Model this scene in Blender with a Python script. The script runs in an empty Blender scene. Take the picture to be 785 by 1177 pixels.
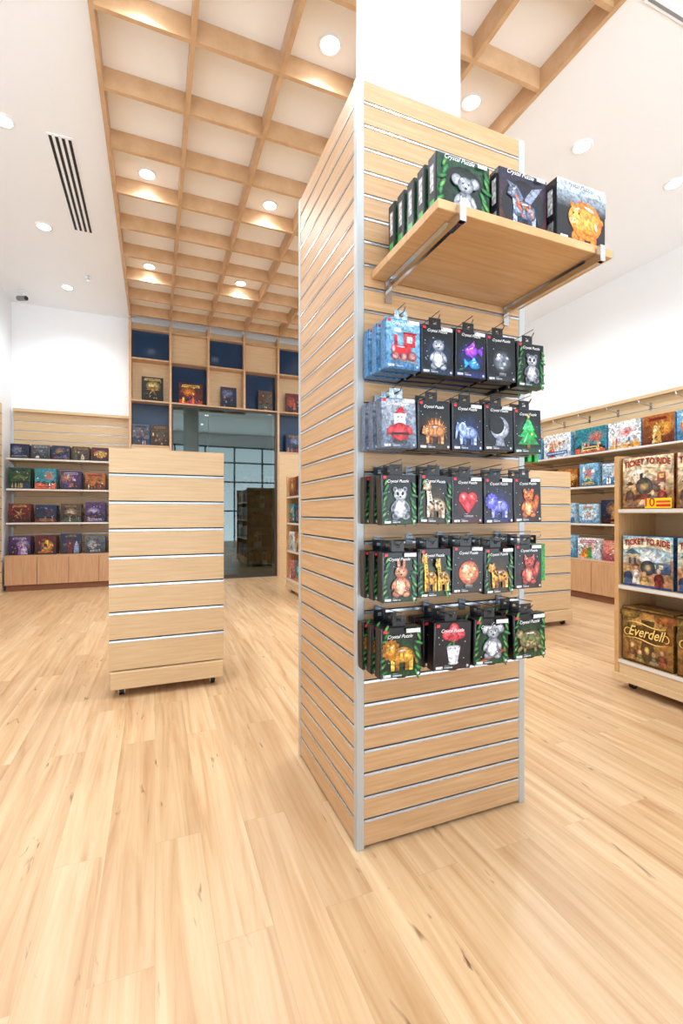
import bpy, math, random
from mathutils import Vector
R=random.Random(11)
S=bpy.context.scene; COL=S.collection
S.view_settings.view_transform='Standard'
def lin(h):
    if not isinstance(h,str): return h
    h=h.lstrip('#'); o=[]
    for i in (0,2,4):
        c=int(h[i:i+2],16)/255; o.append(c/12.92 if c<=.04045 else ((c+.055)/1.055)**2.4)
    return (o[0],o[1],o[2],1)
# ---------------- materials
def nm(name):
    m=bpy.data.materials.new(name); m.use_nodes=True
    return m,m.node_tree,m.node_tree.nodes['Principled BSDF']
def plain(name,c,rough=.5,metal=0,emi=0,var=.03):
    m,t,b=nm(name); c=lin(c)
    n=t.nodes.new('ShaderNodeTexNoise'); n.inputs['Scale'].default_value=6
    r=t.nodes.new('ShaderNodeValToRGB')
    r.color_ramp.elements[0].color=tuple(x*(1-var) for x in c[:3])+(1,)
    r.color_ramp.elements[1].color=tuple(min(1,x*(1+var)) for x in c[:3])+(1,)
    tc=t.nodes.new('ShaderNodeTexCoord'); t.links.new(tc.outputs['Object'],n.inputs['Vector'])
    t.links.new(n.outputs['Fac'],r.inputs['Fac']); t.links.new(r.outputs['Color'],b.inputs['Base Color'])
    b.inputs['Roughness'].default_value=rough; b.inputs['Metallic'].default_value=metal
    if emi:
        b.inputs['Emission Color'].default_value=c; b.inputs['Emission Strength'].default_value=emi
    return m
def wood(name,dark,mid,light,sc=(1.6,1.6,38),rough=.38):
    m,t,b=nm(name); N=t.nodes; L=t.links
    tc=N.new('ShaderNodeTexCoord'); mp=N.new('ShaderNodeMapping'); mp.inputs['Scale'].default_value=sc
    L.new(tc.outputs['Object'],mp.inputs['Vector'])
    n=N.new('ShaderNodeTexNoise'); n.inputs['Scale'].default_value=2.2; n.inputs['Detail'].default_value=7; n.inputs['Roughness'].default_value=.6
    L.new(mp.outputs['Vector'],n.inputs['Vector'])
    r=N.new('ShaderNodeValToRGB'); e=r.color_ramp.elements
    e[0].position=.3; e[0].color=lin(dark); e[1].position=.72; e[1].color=lin(light)
    k=e.new(.5); k.color=lin(mid)
    L.new(n.outputs['Fac'],r.inputs['Fac']); L.new(r.outputs['Color'],b.inputs['Base Color'])
    b.inputs['Roughness'].default_value=rough
    return m
W_SLAT=wood('oak_laminate','#B88E61','#C59B70','#D1AB80')
W_PALE=wood('pale_maple_laminate','#CEAD81','#D8B98F','#E0C49C')
W_SHELF=wood('shelf_oak','#C29360','#CC9F6B','#D7AE7E',sc=(1.6,30,3))
W_BEAM=wood('lattice_oak','#C29A70','#CDA67E','#D7B28C',sc=(3,3,3))
W_CAB=wood('cabinet_oak','#BC8F68','#C69A73','#CFA580',sc=(20,20,1.6))
W_KICK=plain('brown_kick','#8A5A40',.5)
M_WHITE=plain('white_paint','#F8FBFF',.6,var=.005)
M_CREAM=plain('cream_coffer_paint','#FAFAFA',.6,var=.005)
M_ALU=plain('brushed_aluminium','#C4CED8',.25,.7,var=.05)
M_RAIL=plain('white_price_rail','#D8DADC',.35,0,var=.02)
M_TRIM=plain('anodised_corner','#B6B8B7',.4,.3,var=.03)
M_CHROME=plain('chrome','#D0D4D8',.16,1)
M_WIRE=plain('dull_steel_wire','#70757A',.3,.8)
M_GAP=plain('groove_shadow','#3A2A1C',.8)
M_BLACK=plain('black_rubber','#141414',.5)
M_DFRAME=plain('dark_metal_frame','#4A4744',.4,.5)
M_BLUE=plain('deep_blue_panel','#1E3C5C',.12,var=.15)
M_VENT=plain('vent_black','#17181A',.6)
M_VGREY=plain('vent_grey','#8A8E92',.6)
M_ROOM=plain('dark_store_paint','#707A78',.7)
M_LAMP=plain('lamp_lens','#FFFFFF',.5,0,14)
def scaled(t,b,col,fac,lo,hi,f0=.3,f1=.7):
    mr=t.nodes.new('ShaderNodeMapRange'); mr.inputs['From Min'].default_value=f0; mr.inputs['From Max'].default_value=f1
    mr.inputs['To Min'].default_value=lo; mr.inputs['To Max'].default_value=hi
    t.links.new(fac,mr.inputs['Value'])
    mx=t.nodes.new('ShaderNodeVectorMath'); mx.operation='SCALE'
    t.links.new(col,mx.inputs[0]); t.links.new(mr.outputs['Result'],mx.inputs['Scale'])
    t.links.new(mx.outputs[0],b.inputs['Base Color'])
def printmat():
    m,t,b=nm('printed_card'); a=t.nodes.new('ShaderNodeVertexColor'); a.layer_name='Col'
    n=t.nodes.new('ShaderNodeTexVoronoi'); n.inputs['Scale'].default_value=125
    tc=t.nodes.new('ShaderNodeTexCoord'); t.links.new(tc.outputs['Object'],n.inputs['Vector'])
    sp=t.nodes.new('ShaderNodeSeparateColor'); t.links.new(n.outputs['Color'],sp.inputs[0])
    scaled(t,b,a.outputs['Color'],sp.outputs[0],.45,1.35,0,1); b.inputs['Roughness'].default_value=.28
    return m
M_PRINT=printmat()
def artmat():
    m,t,b=nm('illustrated_card'); a=t.nodes.new('ShaderNodeVertexColor'); a.layer_name='Col'
    tc=t.nodes.new('ShaderNodeTexCoord'); oi=t.nodes.new('ShaderNodeObjectInfo')
    ad=t.nodes.new('ShaderNodeVectorMath'); ad.operation='MULTIPLY_ADD'; ad.inputs[1].default_value=(9,9,9)
    t.links.new(oi.outputs['Random'],ad.inputs[0]); t.links.new(tc.outputs['Object'],ad.inputs[2])
    n=t.nodes.new('ShaderNodeTexNoise'); n.inputs['Scale'].default_value=22; n.inputs['Detail'].default_value=8; n.inputs['Distortion'].default_value=1.6
    t.links.new(ad.outputs[0],n.inputs['Vector'])
    n2=t.nodes.new('ShaderNodeTexNoise'); n2.inputs['Scale'].default_value=40; n2.inputs['Detail'].default_value=4
    t.links.new(ad.outputs[0],n2.inputs['Vector'])
    mx=t.nodes.new('ShaderNodeMix'); mx.data_type='RGBA'; mx.blend_type='OVERLAY'; mx.inputs[0].default_value=.6
    t.links.new(a.outputs['Color'],mx.inputs[6]); t.links.new(n2.outputs['Color'],mx.inputs[7])
    scaled(t,b,mx.outputs[2],n.outputs['Fac'],.35,1.4,.34,.66); b.inputs['Roughness'].default_value=.35
    return m
M_ART=artmat()
def flatink():
    m,t,b=nm('lettering_ink'); a=t.nodes.new('ShaderNodeVertexColor'); a.layer_name='Col'
    t.links.new(a.outputs['Color'],b.inputs['Base Color']); b.inputs['Roughness'].default_value=.4
    return m
M_INK=flatink()
def glassmat():
    m,t,b=nm('tinted_glass'); t.nodes.remove(b); N=t.nodes; L=t.links
    tr=N.new('ShaderNodeBsdfTransparent'); tr.inputs['Color'].default_value=(.40,.50,.49,1)
    gl=N.new('ShaderNodeBsdfGlossy'); gl.inputs['Roughness'].default_value=.02; gl.inputs['Color'].default_value=(.50,.58,.57,1)
    mx=N.new('ShaderNodeMixShader'); mx.inputs['Fac'].default_value=.19
    L.new(tr.outputs[0],mx.inputs[1]); L.new(gl.outputs[0],mx.inputs[2]); L.new(mx.outputs[0],N['Material Output'].inputs['Surface'])
    return m
M_GLASS=glassmat()
def floormat():
    m,t,b=nm('oak_plank_floor'); N=t.nodes; L=t.links
    tc=N.new('ShaderNodeTexCoord'); mp=N.new('ShaderNodeMapping'); mp.inputs['Rotation'].default_value=(0,0,math.radians(90))
    L.new(tc.outputs['Object'],mp.inputs['Vector'])
    br=N.new('ShaderNodeTexBrick'); br.offset=.37; br.inputs['Scale'].default_value=1
    br.inputs['Brick Width'].default_value=1.25; br.inputs['Row Height'].default_value=.152
    br.inputs['Mortar Size'].default_value=.0005; br.inputs['Mortar Smooth'].default_value=0
    br.inputs['Color1'].default_value=(0,0,0,1); br.inputs['Color2'].default_value=(1,1,1,1); br.inputs['Mortar'].default_value=(.5,.5,.5,1)
    L.new(mp.outputs['Vector'],br.inputs['Vector'])
    def grain(sc,scale,detail,dist=0,rough=.62):
        m2=N.new('ShaderNodeMapping'); m2.inputs['Scale'].default_value=sc; L.new(tc.outputs['Object'],m2.inputs['Vector'])
        ad=N.new('ShaderNodeVectorMath'); ad.operation='MULTIPLY_ADD'; ad.inputs[1].default_value=(17,23,9)
        L.new(br.outputs['Color'],ad.inputs[0]); L.new(m2.outputs['Vector'],ad.inputs[2])
        n=N.new('ShaderNodeTexNoise'); n.inputs['Scale'].default_value=scale; n.inputs['Detail'].default_value=detail; n.inputs['Distortion'].default_value=dist
        n.inputs['Roughness'].default_value=rough
        L.new(ad.outputs[0],n.inputs['Vector']); return n
    g=grain((13,.62,1),1.6,9,.7,.60)
    r=N.new('ShaderNodeValToRGB'); e=r.color_ramp.elements
    e[0].position=.26; e[0].color=lin('#B4865A'); e[1].position=.72; e[1].color=lin('#E6C79F')
    k=e.new(.40); k.color=lin('#CCA377'); k=e.new(.54); k.color=lin('#D9B58B')
    L.new(g.outputs['Fac'],r.inputs['Fac'])
    tint=N.new('ShaderNodeMix'); tint.data_type='RGBA'; tint.blend_type='MULTIPLY'; tint.inputs[0].default_value=1
    tr=N.new('ShaderNodeValToRGB'); tr.color_ramp.elements[0].color=(.86,.83,.80,1); tr.color_ramp.elements[1].color=(1.0,1.0,1.0,1)
    L.new(br.outputs['Color'],tr.inputs['Fac']); L.new(r.outputs['Color'],tint.inputs[6]); L.new(tr.outputs['Color'],tint.inputs[7])
    kn=grain((17,3.0,1),1.3,3,.9)
    kr=N.new('ShaderNodeValToRGB'); kr.color_ramp.elements[0].position=.66; kr.color_ramp.elements[0].color=(0,0,0,1)
    kr.color_ramp.elements[1].position=.75; kr.color_ramp.elements[1].color=(1,1,1,1); L.new(kn.outputs['Fac'],kr.inputs['Fac'])
    m3=N.new('ShaderNodeMix'); m3.data_type='RGBA'; L.new(kr.outputs['Color'],m3.inputs[0]); L.new(tint.outputs[2],m3.inputs[6]); m3.inputs[7].default_value=lin('#6E4830')
    m4=N.new('ShaderNodeMix'); m4.data_type='RGBA'; L.new(br.outputs['Fac'],m4.inputs[0]); L.new(m3.outputs[2],m4.inputs[6]); m4.inputs[7].default_value=lin('#B8926C')
    L.new(m4.outputs[2],b.inputs['Base Color']); b.inputs['Roughness'].default_value=.30
    return m
M_FLOOR=floormat()
# ---------------- mesh builder
class MB:
    def __init__(s): s.v=[];s.f=[];s.m=[];s.c=[];s.sm=[]
    def add(s,vs,fs,mat=0,col='#FFFFFF',smooth=False):
        o=len(s.v); s.v+=[tuple(v) for v in vs]
        if isinstance(col,list): s.c+=[lin(c) for c in col]
        else: s.c+=[lin(col)]*len(vs)
        for f in fs: s.f.append([i+o for i in f]); s.m.append(mat); s.sm.append(smooth)
    def box(s,x0,x1,y0,y1,z0,z1,mat=0,col='#FFFFFF'):
        s.add([(x0,y0,z0),(x1,y0,z0),(x1,y1,z0),(x0,y1,z0),(x0,y0,z1),(x1,y0,z1),(x1,y1,z1),(x0,y1,z1)],
              [(0,3,2,1),(4,5,6,7),(0,1,5,4),(1,2,6,5),(2,3,7,6),(3,0,4,7)],mat,col)
    def cyl(s,a,b,r,r2=None,n=20,mat=0,col='#FFFFFF',caps=True):
        a=Vector(a);b=Vector(b);r2=r if r2 is None else r2
        d=(b-a).normalized(); u=d.orthogonal().normalized(); w=d.cross(u)
        vs=[];
        for i in range(n):
            t=2*math.pi*i/n; vs.append(a+(u*math.cos(t)+w*math.sin(t))*r)
        for i in range(n):
            t=2*math.pi*i/n; vs.append(b+(u*math.cos(t)+w*math.sin(t))*r2)
        s.add(vs,[(i,(i+1)%n,n+(i+1)%n,n+i) for i in range(n)],mat,col,True)
        if caps:
            s.add(vs[:n],[tuple(reversed(range(n)))],mat,col); s.add(vs[n:],[tuple(range(n))],mat,col)
    def art(s,shapes,w,y=-.0006,mat=0,x0=0,z0=0,st=.00022):
        k=0
        for sh in shapes:
            yy=y-k*st; k+=1
            if sh[0]=='r':
                _,a,b,c,d,c1=sh[:6]; c2=sh[6] if len(sh)>6 else c1
                s.add([(x0+a*w,yy,z0+b*w),(x0+c*w,yy,z0+b*w),(x0+c*w,yy,z0+d*w),(x0+a*w,yy,z0+d*w)],[(0,1,2,3)],mat,[c1,c1,c2,c2])
            elif sh[0]=='e':
                _,cx,cy,rx,ry,rot,c1,c2=sh; n=18; vs=[(x0+cx*w,yy,z0+cy*w)]; t0=math.radians(rot)
                for i in range(n):
                    t=2*math.pi*i/n; p=rx*math.cos(t); q=ry*math.sin(t)
                    vs.append((x0+w*(cx+p*math.cos(t0)-q*math.sin(t0)),yy,z0+w*(cy+p*math.sin(t0)+q*math.cos(t0))))
                s.add(vs,[(0,1+i,1+(i+1)%n) for i in range(n)],mat,[c1]+[c2]*n)
            else:
                _,pts,c1=sh; s.add([(x0+p[0]*w,yy,z0+p[1]*w) for p in pts],[tuple(range(len(pts)))],mat,c1)
    def mesh(s,name,mats):
        me=bpy.data.meshes.new(name); me.from_pydata(s.v,[],s.f)
        for m in mats: me.materials.append(m)
        for p,mi,sm in zip(me.polygons,s.m,s.sm): p.material_index=mi; p.use_smooth=sm
        a=me.color_attributes.new('Col','FLOAT_COLOR','POINT')
        flat=[x for c in s.c for x in c]; a.data.foreach_set('color',flat)
        me.update(); return me
def link(o): COL.objects.link(o); return o
def mk(name,data,mats=None,parent=None,loc=(0,0,0),rz=0,bevel=0,**kw):
    if isinstance(data,MB): data=data.mesh(name,mats)
    o=bpy.data.objects.new(name,data); o.location=loc; o.rotation_euler=(0,0,rz)
    if parent: o.parent=parent
    if bevel:
        b=o.modifiers.new('bevel','BEVEL'); b.width=bevel; b.segments=2; b.limit_method='ANGLE'
    for k,v in kw.items(): o[k]=v
    return link(o)
def empty(name,loc=(0,0,0),rz=0,parent=None,**kw): return mk(name,None,None,parent,loc,rz,**kw)
def boxpart(name,dims,mat,parent,bevel=.0015,**kw):
    b=MB(); b.box(*dims); return mk(name,b,[mat],parent,bevel=bevel,**kw)
def copy_thing(o,loc,rot=None,parent=None,**kw):
    c=o.copy(); COL.objects.link(c)
    if parent is not None: c.parent=parent; 
    else:
        c.location=loc
        if rot is not None: c.rotation_euler=rot
    for ch in o.children: copy_thing(ch,None,None,c)
    for k,v in kw.items(): c[k]=v
    return c
_tc={}
def text_mesh(s,width,col,shear=0,off=0.0,ys=1.0,arch=0.0):
    key=(s,width,col,shear,off,ys,arch)
    if key in _tc: return _tc[key]
    cu=bpy.data.curves.new('t','FONT'); cu.body=s; cu.shear=shear; cu.align_x='CENTER'; cu.offset=off; cu.resolution_u=3
    o=bpy.data.objects.new('t',cu); COL.objects.link(o); bpy.context.view_layer.update()
    me=bpy.data.meshes.new_from_object(o.evaluated_get(bpy.context.evaluated_depsgraph_get()))
    bpy.data.objects.remove(o); bpy.data.curves.remove(cu)
    xs=[v.co.x for v in me.vertices]; k=width/(max(xs)-min(xs)-2*off); cx=(max(xs)+min(xs))/2
    for v in me.vertices:
        x,y,z=v.co; X=(x-cx)*k; v.co=(X,0,y*k*ys-arch*width*(2*X/width)**2)
    me.materials.clear(); me.materials.append(M_INK)
    a=me.color_attributes.new('Col','FLOAT_COLOR','POINT'); c=lin(col)
    a.data.foreach_set('color',[x for _ in me.vertices for x in c]); me.name='lettering'
    _tc[key]=me; return me
def text(s,width,col,parent,loc,shear=0,name='title_lettering',off=0.0,ys=1.0,arch=0.0):
    return mk(name,text_mesh(s,width,col,shear,off,ys,arch),None,parent,loc)
# ---------------- camera
F=530.0; TH=math.atan(214.5/F)
cam=bpy.data.cameras.new('camera'); cam.sensor_width=36; cam.lens=F/1177*36; cam.clip_start=.02; cam.shift_y=1.5/1177
co=bpy.data.objects.new('camera',cam); link(co); co.location=(0,0,1.137); co.rotation_euler=(math.pi/2,0,-TH); S.camera=co
# ---------------- room shell
XL,XR,YB,YF=-2.05,5.95,8.5,-3.0; ZC=4.40; ZW=4.56
def struct(name,b,mats,**kw): return mk(name,b,mats,kind='structure',**kw)
b=MB(); b.box(XL-.1,XR+.1,YF,11.2,-.1,0); struct('floor',b,[M_FLOOR],label='light honey oak plank floor with dark knots',category='floor')
LX=[-.37+.61*i for i in range(6)]
YL0=1.43
b=MB()
b.box(XL,LX[0],YL0,YB,ZC,ZW); b.box(LX[5],XR,YL0,YB,ZC,ZW); b.box(XL,XR,YF,YL0,ZC,ZW)
b.box(LX[0],LX[5],YL0,YB,ZC+.06,ZW,1)
struct('ceiling',b,[M_WHITE,M_CREAM],label='white painted ceiling with cream coffers above wooden lattice',category='ceiling')
b=MB(); b.box(XL-.1,XL,YF,YB,0,ZW); struct('wall_left',b,[M_WHITE],label='plain white painted wall',category='wall')
b=MB(); b.box(XR,XR+.1,YF,YB,0,ZW); struct('wall_right',b,[M_WHITE],label='plain white painted wall above shelving',category='wall')
b=MB(); b.box(XL,LX[1],YB,YB+.1,0,ZW); b.box(LX[4],XR,YB,YB+.1,0,ZW); b.box(LX[1],LX[4],YB,YB+.1,2.98,ZW)
struct('wall_back',b,[M_WHITE],label='white painted wall behind display units',category='wall')
b=MB(); b.box(XL,XR,YF-.1,YF,3.9,ZW); b.box(XL,-1.6,YF-.1,YF,0,3.9); b.box(5.4,XR,YF-.1,YF,0,3.9)
struct('wall_front',b,[M_WHITE],label='white wall around the open shopfront',category='wall')
b=MB()
for i in range(7):
    x=-1.6+i*(7.0/6); b.box(x-.03,x+.03,YF-.08,YF-.02,0,3.9)
for z in (1.2,2.4,3.2,3.84): b.box(-1.6,5.4,YF-.08,YF-.02,z,z+.06)
struct('window_2',b,[M_DFRAME],label='dark mullioned shopfront window frame',category='window')
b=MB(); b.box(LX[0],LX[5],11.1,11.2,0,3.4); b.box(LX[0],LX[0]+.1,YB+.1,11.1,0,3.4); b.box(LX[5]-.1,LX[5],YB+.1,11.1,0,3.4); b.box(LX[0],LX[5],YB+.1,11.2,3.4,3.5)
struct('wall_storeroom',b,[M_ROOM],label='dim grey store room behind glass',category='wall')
# lattice
lat=empty('trim_1',kind='structure',label='oak lattice of crossing beams on the ceiling',category='ceiling lattice')
BW=.016
for i,x in enumerate(LX):
    boxpart('beam',(x-BW,x+BW,2.03 if i==2 else YL0,8.12,4.30,4.459),W_BEAM,lat,bevel=0)
for k in range(-3,9):
    y=3.25+.6*k
    for i in range(5):
        boxpart('cross_beam',(LX[i]+BW,LX[i+1]-BW,y-BW,y+BW,4.302,4.459),W_BEAM,lat,bevel=0)
# pillar
b=MB(); b.cyl((1.015,1.745,0),(1.015,1.745,ZC+.06),.222,n=64,caps=False)
struct('wall_pillar',b,[plain('pillar_paint','#E2E5E8',.6,var=.01)],label='round white structural pillar above slatted column',category='pillar')
# vents
def vent(name,x0,x1,y0,y1,alongY=True):
    t=empty(name,((x0+x1)/2,(y0+y1)/2,ZC),label='white linear air vent with black slots in ceiling' if alongY else 'slim white linear air slot with grey opening',category='air vent',kind='structure')
    hx=(x1-x0)/2; hy=(y1-y0)/2
    boxpart('vent_frame',(-hx,hx,-hy,hy,-.008,0),M_WHITE,t)
    b=MB()
    if alongY:
        for i in range(4):
            w=2*hx/4; a=-hx+i*w+w*.28; b.box(a,a+w*.5,-hy+.02,hy-.02,-.010,-.006)
    else: b.box(-hx+.02,hx-.02,-hy*.35,hy*.35,-.010,-.006)
    mk('vent_slot',b,[M_VENT if alongY else M_VGREY],t)
vent('trim_2',-.865,-.665,4.6,6.07); vent('trim_3',2.88,4.1,1.95,2.00,False)
# downlights
def downlight(x,y,z,e=1.0):
    t=empty('downlight',(x,y,z),label='round white recessed downlight glowing in ceiling',category='ceiling light',group='ceiling downlights')
    b=MB(); n=32; vs=[];fs=[]
    for i in range(n):
        a=2*math.pi*i/n; c,s_=math.cos(a),math.sin(a)
        vs+=[(c*.088,s_*.088,0),(c*.084,s_*.084,-.01),(c*.066,s_*.066,-.008),(c*.066,s_*.066,0)]
    for i in range(n):
        j=(i+1)%n
        for q in range(3): fs.append((4*i+q,4*j+q,4*j+q+1,4*i+q+1))
    b.add(vs,fs,0,'#FFFFFF',True); mk('trim_ring',b,[M_WHITE],t)
    b=MB(); b.cyl((0,0,-.006),(0,0,0),.066,n=32); mk('lamp_lens',b,[M_LAMP],t)
    l=bpy.data.lights.new('downlight_lamp','SPOT'); l.energy=66*e; l.spot_size=math.radians(150); l.spot_blend=.9; l.shadow_soft_size=.07; l.color=(.88,.95,1)
    lo=bpy.data.objects.new('lamp',l); link(lo); lo.parent=t; lo.location=(0,0,-.09)
for x in (LX[0]+.30,LX[2]+.30,LX[4]+.30):
    for y in (3.06,4.9,6.72): downlight(x,y,ZC+.06)
for y in (1.5,3.1,4.6,6.13,7.65): downlight(-1.17,y,ZC)
for y in (1.4,3.0,4.6,6.1):
    for x in (3.52,4.76): downlight(x,y,ZC)
for x in (-.2,1.6): 
    for y in (-1.2,.5): downlight(x,y,ZC,.7)
# cctv and sprinkler
t=empty('security_camera',(-1.80,8.05,ZC),label='small white bullet security camera on ceiling mount',category='security camera')
b=MB(); b.cyl((0,0,-.012),(0,0,0),.05); b.cyl((0,0,-.10),(0,0,-.01),.014); mk('mount',b,[M_WHITE],t)
b=MB(); b.cyl((-.06,.02,-.10),(.06,-.10,-.13),.035); mk('camera_body',b,[M_VGREY],t)
b=MB(); b.cyl((.061,-.101,-.1302),(.066,-.106,-.1315),.028); mk('lens',b,[M_BLACK],t)
t=empty('fire_sprinkler',(-.85,7.2,ZC),label='small metal fire sprinkler on the white ceiling',category='sprinkler')
b=MB(); b.cyl((0,0,-.006),(0,0,0),.035); b.cyl((0,0,-.05),(0,0,0),.01); b.cyl((0,0,-.055),(0,0,-.05),.022); mk('sprinkler_head',b,[M_CHROME],t)
# ---------------- slat panels
def slat(parent,w,z0,z1,pitch,loc,rz,mat,th=.018,g=.013):
    n=max(1,round((z1-z0)/pitch)); p=(z1-z0)/n
    b=MB(); b.box(0,w,th*.6,th,z0,z1,1)
    for i in range(n):
        a=z0+i*p; b.box(0,w,0,th*.6,a+(g if i else 0),a+p,0)
    o=mk('slat_panel',b,[mat,M_GAP],parent,loc,rz)
    b=MB()
    for i in range(1,n):
        a=z0+i*p
        z_0=a+.0003; z_1=a+g*.62
        b.add([(0,-.0022,z_0),(w,-.0022,z_0),(w,-.0012,z_1),(0,-.0012,z_1),(0,th*.55,z_0),(w,th*.55,z_0),(w,th*.55,z_1),(0,th*.55,z_1)],
              [(0,1,2,3),(3,2,6,7),(4,5,1,0),(0,3,7,4),(1,5,6,2)])
    mk('groove_insert',b,[M_ALU],o,label='slim silver aluminium groove channels')
    return o
# ---------------- main column
CX0,CX1,CY0,CY1,CH=.627,1.350,1.413,2.091,2.6
colm=empty('slatwall_display_column',((CX0+CX1)/2,(CY0+CY1)/2,0),label='tall oak slatwall column with aluminium corners around pillar',category='display column')
hx=(CX1-CX0)/2; hy=(CY1-CY0)/2; t_=.028; PC=.0785
slat(colm,2*hx-2*t_,.012,CH,PC,(-hx+t_,-hy+.003,0),0,W_SLAT)
slat(colm,2*hy-2*t_,.012,CH,PC,(-hx+.003,hy-t_,0),-math.pi/2,W_SLAT)
slat(colm,2*hy-2*t_,.012,CH,PC,(hx-.003,-hy+t_,0),math.pi/2,W_SLAT)
slat(colm,2*hx-2*t_,.012,CH,PC,(hx-t_,hy-.003,0),math.pi,W_SLAT)
for sx,sy in ((-1,-1),(1,-1),(-1,1),(1,1)):
    b=MB(); x0,x1=sorted((sx*hx,sx*(hx-t_))); y0,y1=sorted((sy*hy,sy*(hy-t_)))
    b.box(x0,x1,y0,y1,0,CH+.004); mk('corner_trim',b,[M_TRIM],colm,bevel=.003,label='satin aluminium corner strip')
# shelf on column
sh=empty('bracket_shelf',(1.0,CY0,1.93),label='oak shelf on chrome brackets fixed to slatted column',category='shelf')
boxpart('shelf_board',(-.32,.32,-.40,-.004,0,.025),W_SHELF,sh,bevel=.002)
for x in (-.255,.255):
    b=MB(); b.box(x-.006,x+.006,-.36,-.002,-.028,-.002); b.box(x-.014,x+.014,-.36,-.004,-.004,-.0005); b.box(x-.012,x+.012,-.006,0,-.07,.0)
    b.box(x-.008,x+.008,-.415,-.36,-.03,-.001); b.box(x-.010,x+.010,-.418,-.404,-.03,.018)
    mk('bracket',b,[M_CHROME],sh,label='chrome shelf bracket')
# ---------------- artwork for packs
def E(cx,cy,rx,ry,rot,c1,c2=None): return ('e',cx,cy,rx,ry,rot,c1,c2 or c1)
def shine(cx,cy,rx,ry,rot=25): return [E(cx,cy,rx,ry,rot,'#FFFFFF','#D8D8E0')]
def sit(c1,c2,ear='round',patch=None,tail=None,cx=.52,belly=None,k=1.0):
    s=[]
    if tail: s.append(E(cx+.27*k,.55,.10*k,.26*k,-12,tail,c2))
    s+=[E(cx-.13*k,.22,.11*k,.09*k,0,patch or c1,c2),E(cx+.15*k,.22,.11*k,.09*k,0,patch or c1,c2),
       E(cx,.42,.21*k,.25*k,0,c1,c2)]
    if belly: s.append(E(cx,.38,.12*k,.17*k,0,belly,c1))
    s+=[E(cx-.19*k,.46,.06*k,.14*k,-25,patch or c1,c2),E(cx+.19*k,.46,.06*k,.14*k,25,patch or c1,c2)]
    if ear=='round': s+=[E(cx-.14*k,.90,.065*k,.065*k,0,patch or c1,c2),E(cx+.14*k,.90,.065*k,.065*k,0,patch or c1,c2)]
    if ear=='big': s+=[E(cx-.2*k,.84,.12*k,.11*k,0,c1,c2),E(cx+.2*k,.84,.12*k,.11*k,0,c1,c2)]
    if ear=='long': s+=[E(cx-.07*k,.98,.045*k,.14*k,8,c1,c2),E(cx+.08*k,.98,.045*k,.14*k,-8,c1,c2)]
    if ear=='point': s+=[('p',[(cx-.19,.82),(cx-.06,.88),(cx-.17,1.0)],c1),('p',[(cx+.06,.88),(cx+.19,.82),(cx+.17,1.0)],c1)]
    s+=[E(cx,.77,.18*k,.155*k,0,c1,c2)]
    if patch: s+=[E(cx-.07,.79,.04,.05,20,patch),E(cx+.07,.79,.04,.05,-20,patch)]
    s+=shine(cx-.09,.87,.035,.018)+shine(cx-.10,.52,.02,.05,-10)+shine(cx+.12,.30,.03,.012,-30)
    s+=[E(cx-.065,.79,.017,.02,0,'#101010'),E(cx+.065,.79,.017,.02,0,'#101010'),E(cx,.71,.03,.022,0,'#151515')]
    return s
def quad(c1,c2,neck=0,trunk=False,mane=None,spots=None,dx=0,k=1.0,spikes=None):
    s=[]; 
    for x in (.26,.37,.60,.70): s.append(('p',[(dx+x*k,.16),(dx+(x+.08)*k,.16),(dx+(x+.095)*k,.46),(dx+(x-.015)*k,.46)],c2 if x in(.37,.60) else c1))
    if spikes:
        for i in range(15):
            a=math.pi*(.04+.80*i/14); s.append(('p',[(dx+.54+.24*math.cos(a)-.035,.44+.2*math.sin(a)),(dx+.54+.36*math.cos(a),.46+.40*math.sin(a)),(dx+.54+.24*math.cos(a)+.035,.44+.2*math.sin(a))],spikes if i%2 else c1))
    s.append(E(dx+.52*k,.50,.27*k,.17,0,c1,c2)); s.append(E(dx+.66*k,.48,.13*k,.15,0,c1,c2)); s.append(E(dx+.36*k,.50,.12*k,.15,0,c1,c2))
    hx_,hy_=dx+.24*k,.62+neck-(.14 if spikes else 0)
    if neck: s.append(('p',[(dx+.26*k,.46),(dx+.42*k,.56),(hx_+.07,hy_),(hx_-.03,hy_)],c1))
    if mane:
        for i in range(12):
            a=2*math.pi*i/12; s.append(E(hx_+.15*k*math.cos(a),hy_+.16*math.sin(a),.075*k,.05,math.degrees(a),mane,c2))
        s.append(E(hx_,hy_,.17*k,.18,0,mane,c2))
    s.append(E(hx_,hy_,.125*k,.115,-15,c1,c2)); s.append(E(hx_+.06*k,hy_+.10,.035,.05,-20,c1,c2)); s.append(E(hx_-.06*k,hy_+.10,.03,.045,20,c1,c2)); s.append(E(hx_-.08*k,hy_-.04,.06*k,.045,20,c1,c2))
    if trunk: s+=[E(hx_-.10,hy_-.16,.04,.17,-10,c1,c2),E(hx_+.10,hy_,.11,.14,0,c2,c1)]
    s.append(('p',[(dx+.77*k,.54),(dx+.80*k,.52),(dx+.88*k,.30),(dx+.85*k,.30)],c2))
    s.append(E(hx_-.03,hy_+.02,.014,.016,0,'#080808'))
    s+=shine(dx+.5*k,.60,.09*k,.018,3)+shine(hx_+.02,hy_+.06,.03,.012,10)
    if spots:
        rr=random.Random(3)
        for i in range(14): s.append(E(dx+(.33+rr.random()*.4)*k,.38+rr.random()*.22,.03,.025,rr.random()*90,spots))
        if neck:
            for i in range(5): s.append(E(dx+.27*k+.07*k*(1-i/5),.58+neck*i/5,.02,.02,0,spots))
    return s
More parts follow.
